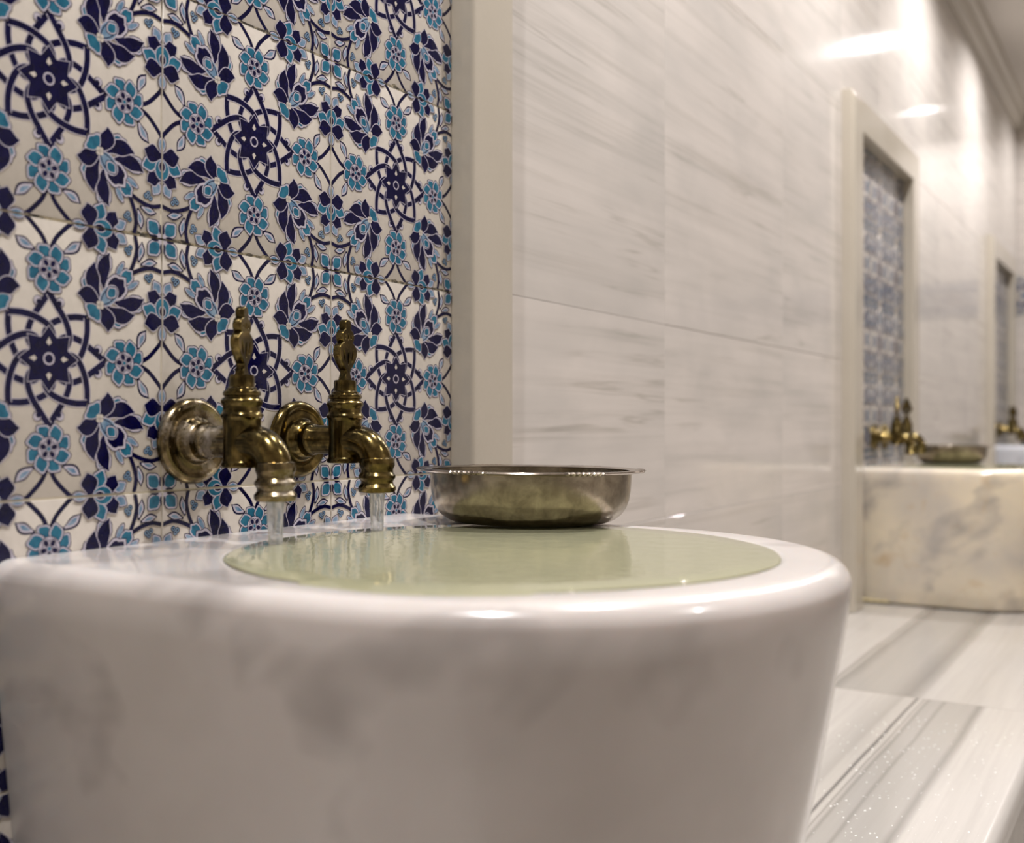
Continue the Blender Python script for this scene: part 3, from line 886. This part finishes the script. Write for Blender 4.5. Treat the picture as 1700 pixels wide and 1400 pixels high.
# ------------------------------------------------------------------ bowls
def bowl(x, y, z, tilt, rz, label, R=0.0955):
    root = tag(empty('metal_bowl', (x, y, z)), label, 'bowl', 'round metal bath bowls')
    root.rotation_euler = (0, tilt, rz)
    out = [(0.062, 0.0), (0.0745, 0.0008), (0.0805, 0.0034), (0.0862, 0.0080), (0.0905, 0.0140), (0.0932, 0.0210), (0.0946, 0.0300), (0.0952, 0.0390), (0.0955, 0.0465)]
    inn = [(r - 0.0016, h + 0.0012) for r, h in out]
    k = R / 0.0955
    mb = MB(); L = []; n = 96
    for r, h in [(0.02, 0.0004)] + out + inn[::-1] + [(0.02, 0.0018)]:
        L.append([(r * k * cos(2 * pi * j / n), r * k * sin(2 * pi * j / n), h) for j in range(n)])
    mb.loops(L, 0, True, True, True)
    mb.build('body', M['bowl'], root)
    # flared lip, beaded in six short stretches
    n = 720; L = []
    def bead(a):
        d = math.degrees(a) % 60
        e = abs(d - 30) - 11
        if e > 0: return 0.0, 0.0
        f = min(1, -e / 2)
        return f * (0.0022 + 0.0014 * abs(sin(a * 64))), f * 0.0008 * abs(sin(a * 64))
    for (r, h, wt) in ((0.0945, 0.0462, 0), (0.0990, 0.0466, 0.2), (0.1040, 0.0474, 0.8), (0.1052, 0.0484, 1.0), (0.1044, 0.0496, 0.9), (0.1020, 0.0500, 0.6), (0.0980, 0.0494, 0.2), (0.0938, 0.0486, 0)):
        ring = []
        for j in range(n):
            a = 2 * pi * j / n; br, bh = bead(a)
            ring.append(((r + br * wt) * k * cos(a), (r + br * wt) * k * sin(a), h + (bh * wt if h > 0.048 else -bh * wt * 0.6)))
        L.append(ring)
    L.append(L[0])
    mb = MB(); mb.loops(L, 0, True, False, False)
    mb.build('lip', M['bowl_rim'], root)['label'] = 'flared lip with beaded notches'
    return root
bowl(0.163, 0.871, RIMZ + 0.0009, radians(0.6), radians(58), 'shallow tinned metal bowl with beaded lip resting on the near basin rim')
bowl(0.150, 0.868 + PER, RIMZ - 0.016 + 0.0009, radians(0.0), radians(20), 'blurred metal bowl resting on the cream middle basin')
bowl(0.150, 0.868 + 2 * PER, RIMZ + 0.0009, 0.0, radians(20), 'metal bowl on the farthest basin, cut by the right edge of the photo')

# ------------------------------------------------------------------ drops of water splashed on the bench
mb = MB()
for i in range(260):
    x = 0.30 + 0.20 * random.random() ** 0.7; y = 1.12 + 0.62 * random.random() ** 1.2
    if random.random() < 0.35: x = random.uniform(0.26, 0.42)
    r = random.uniform(0.0004, 0.0013); e = random.uniform(0.6, 1.7)
    n = 8; L = []
    for q in range(3):
        a = q / 3 * pi / 2
        L.append([(x + r * cos(a) * cos(2 * pi * j / n), y + r * e * cos(a) * sin(2 * pi * j / n), BZ + 0.0001 + 0.45 * r * sin(a)) for j in range(n)])
    mb.loops(L, 0, True, False, True)
o = mb.build('water_drops', M['drop'], None, sharp=0, recalc=False)
tag(o, 'tiny glinting water drops splashed over the front of the marble bench', 'water', None, 'stuff')

# ------------------------------------------------------------------ ceiling downlights
def downlight(x, y, p):
    root = tag(empty('ceiling_downlight', (x, y, ZC)), 'small round downlight set flush in the ceiling', 'lamp', 'round ceiling downlights')
    mb = MB(); mb.lathe([(0.046, -0.0005), (0.047, -0.004), (0.042, -0.006), (0.024, -0.003), (0.0235, -0.0005)], 32, close0=False, close1=False)
    mb.build('trim_ring', M['fixture'], root)
    mb = MB(); mb.lathe([(0.001, -0.0012), (0.0235, -0.0012)], 32, close0=False, close1=False); mb.build('lens', M['lens'], root)
    ld = bpy.data.lights.new('downlight_lamp', 'AREA'); ld.shape = 'DISK'; ld.size = 0.045
    ld.energy = p; ld.color = LAMP_COL; ld.spread = radians(150)
    lo = bpy.data.objects.new('downlight_lamp', ld); COL.objects.link(lo); lo.parent = root; lo.location = (0, 0, -0.009)
for k in range(-1, 5): downlight(0.392, 1.238 + 1.113 * k, LAMP_W * (0.45 if k == 4 else 1.0))
downlight(1.75, 1.238, FILL_LAMP_W)  # added fill lamp, an unseen extra downlight put in for ambient light
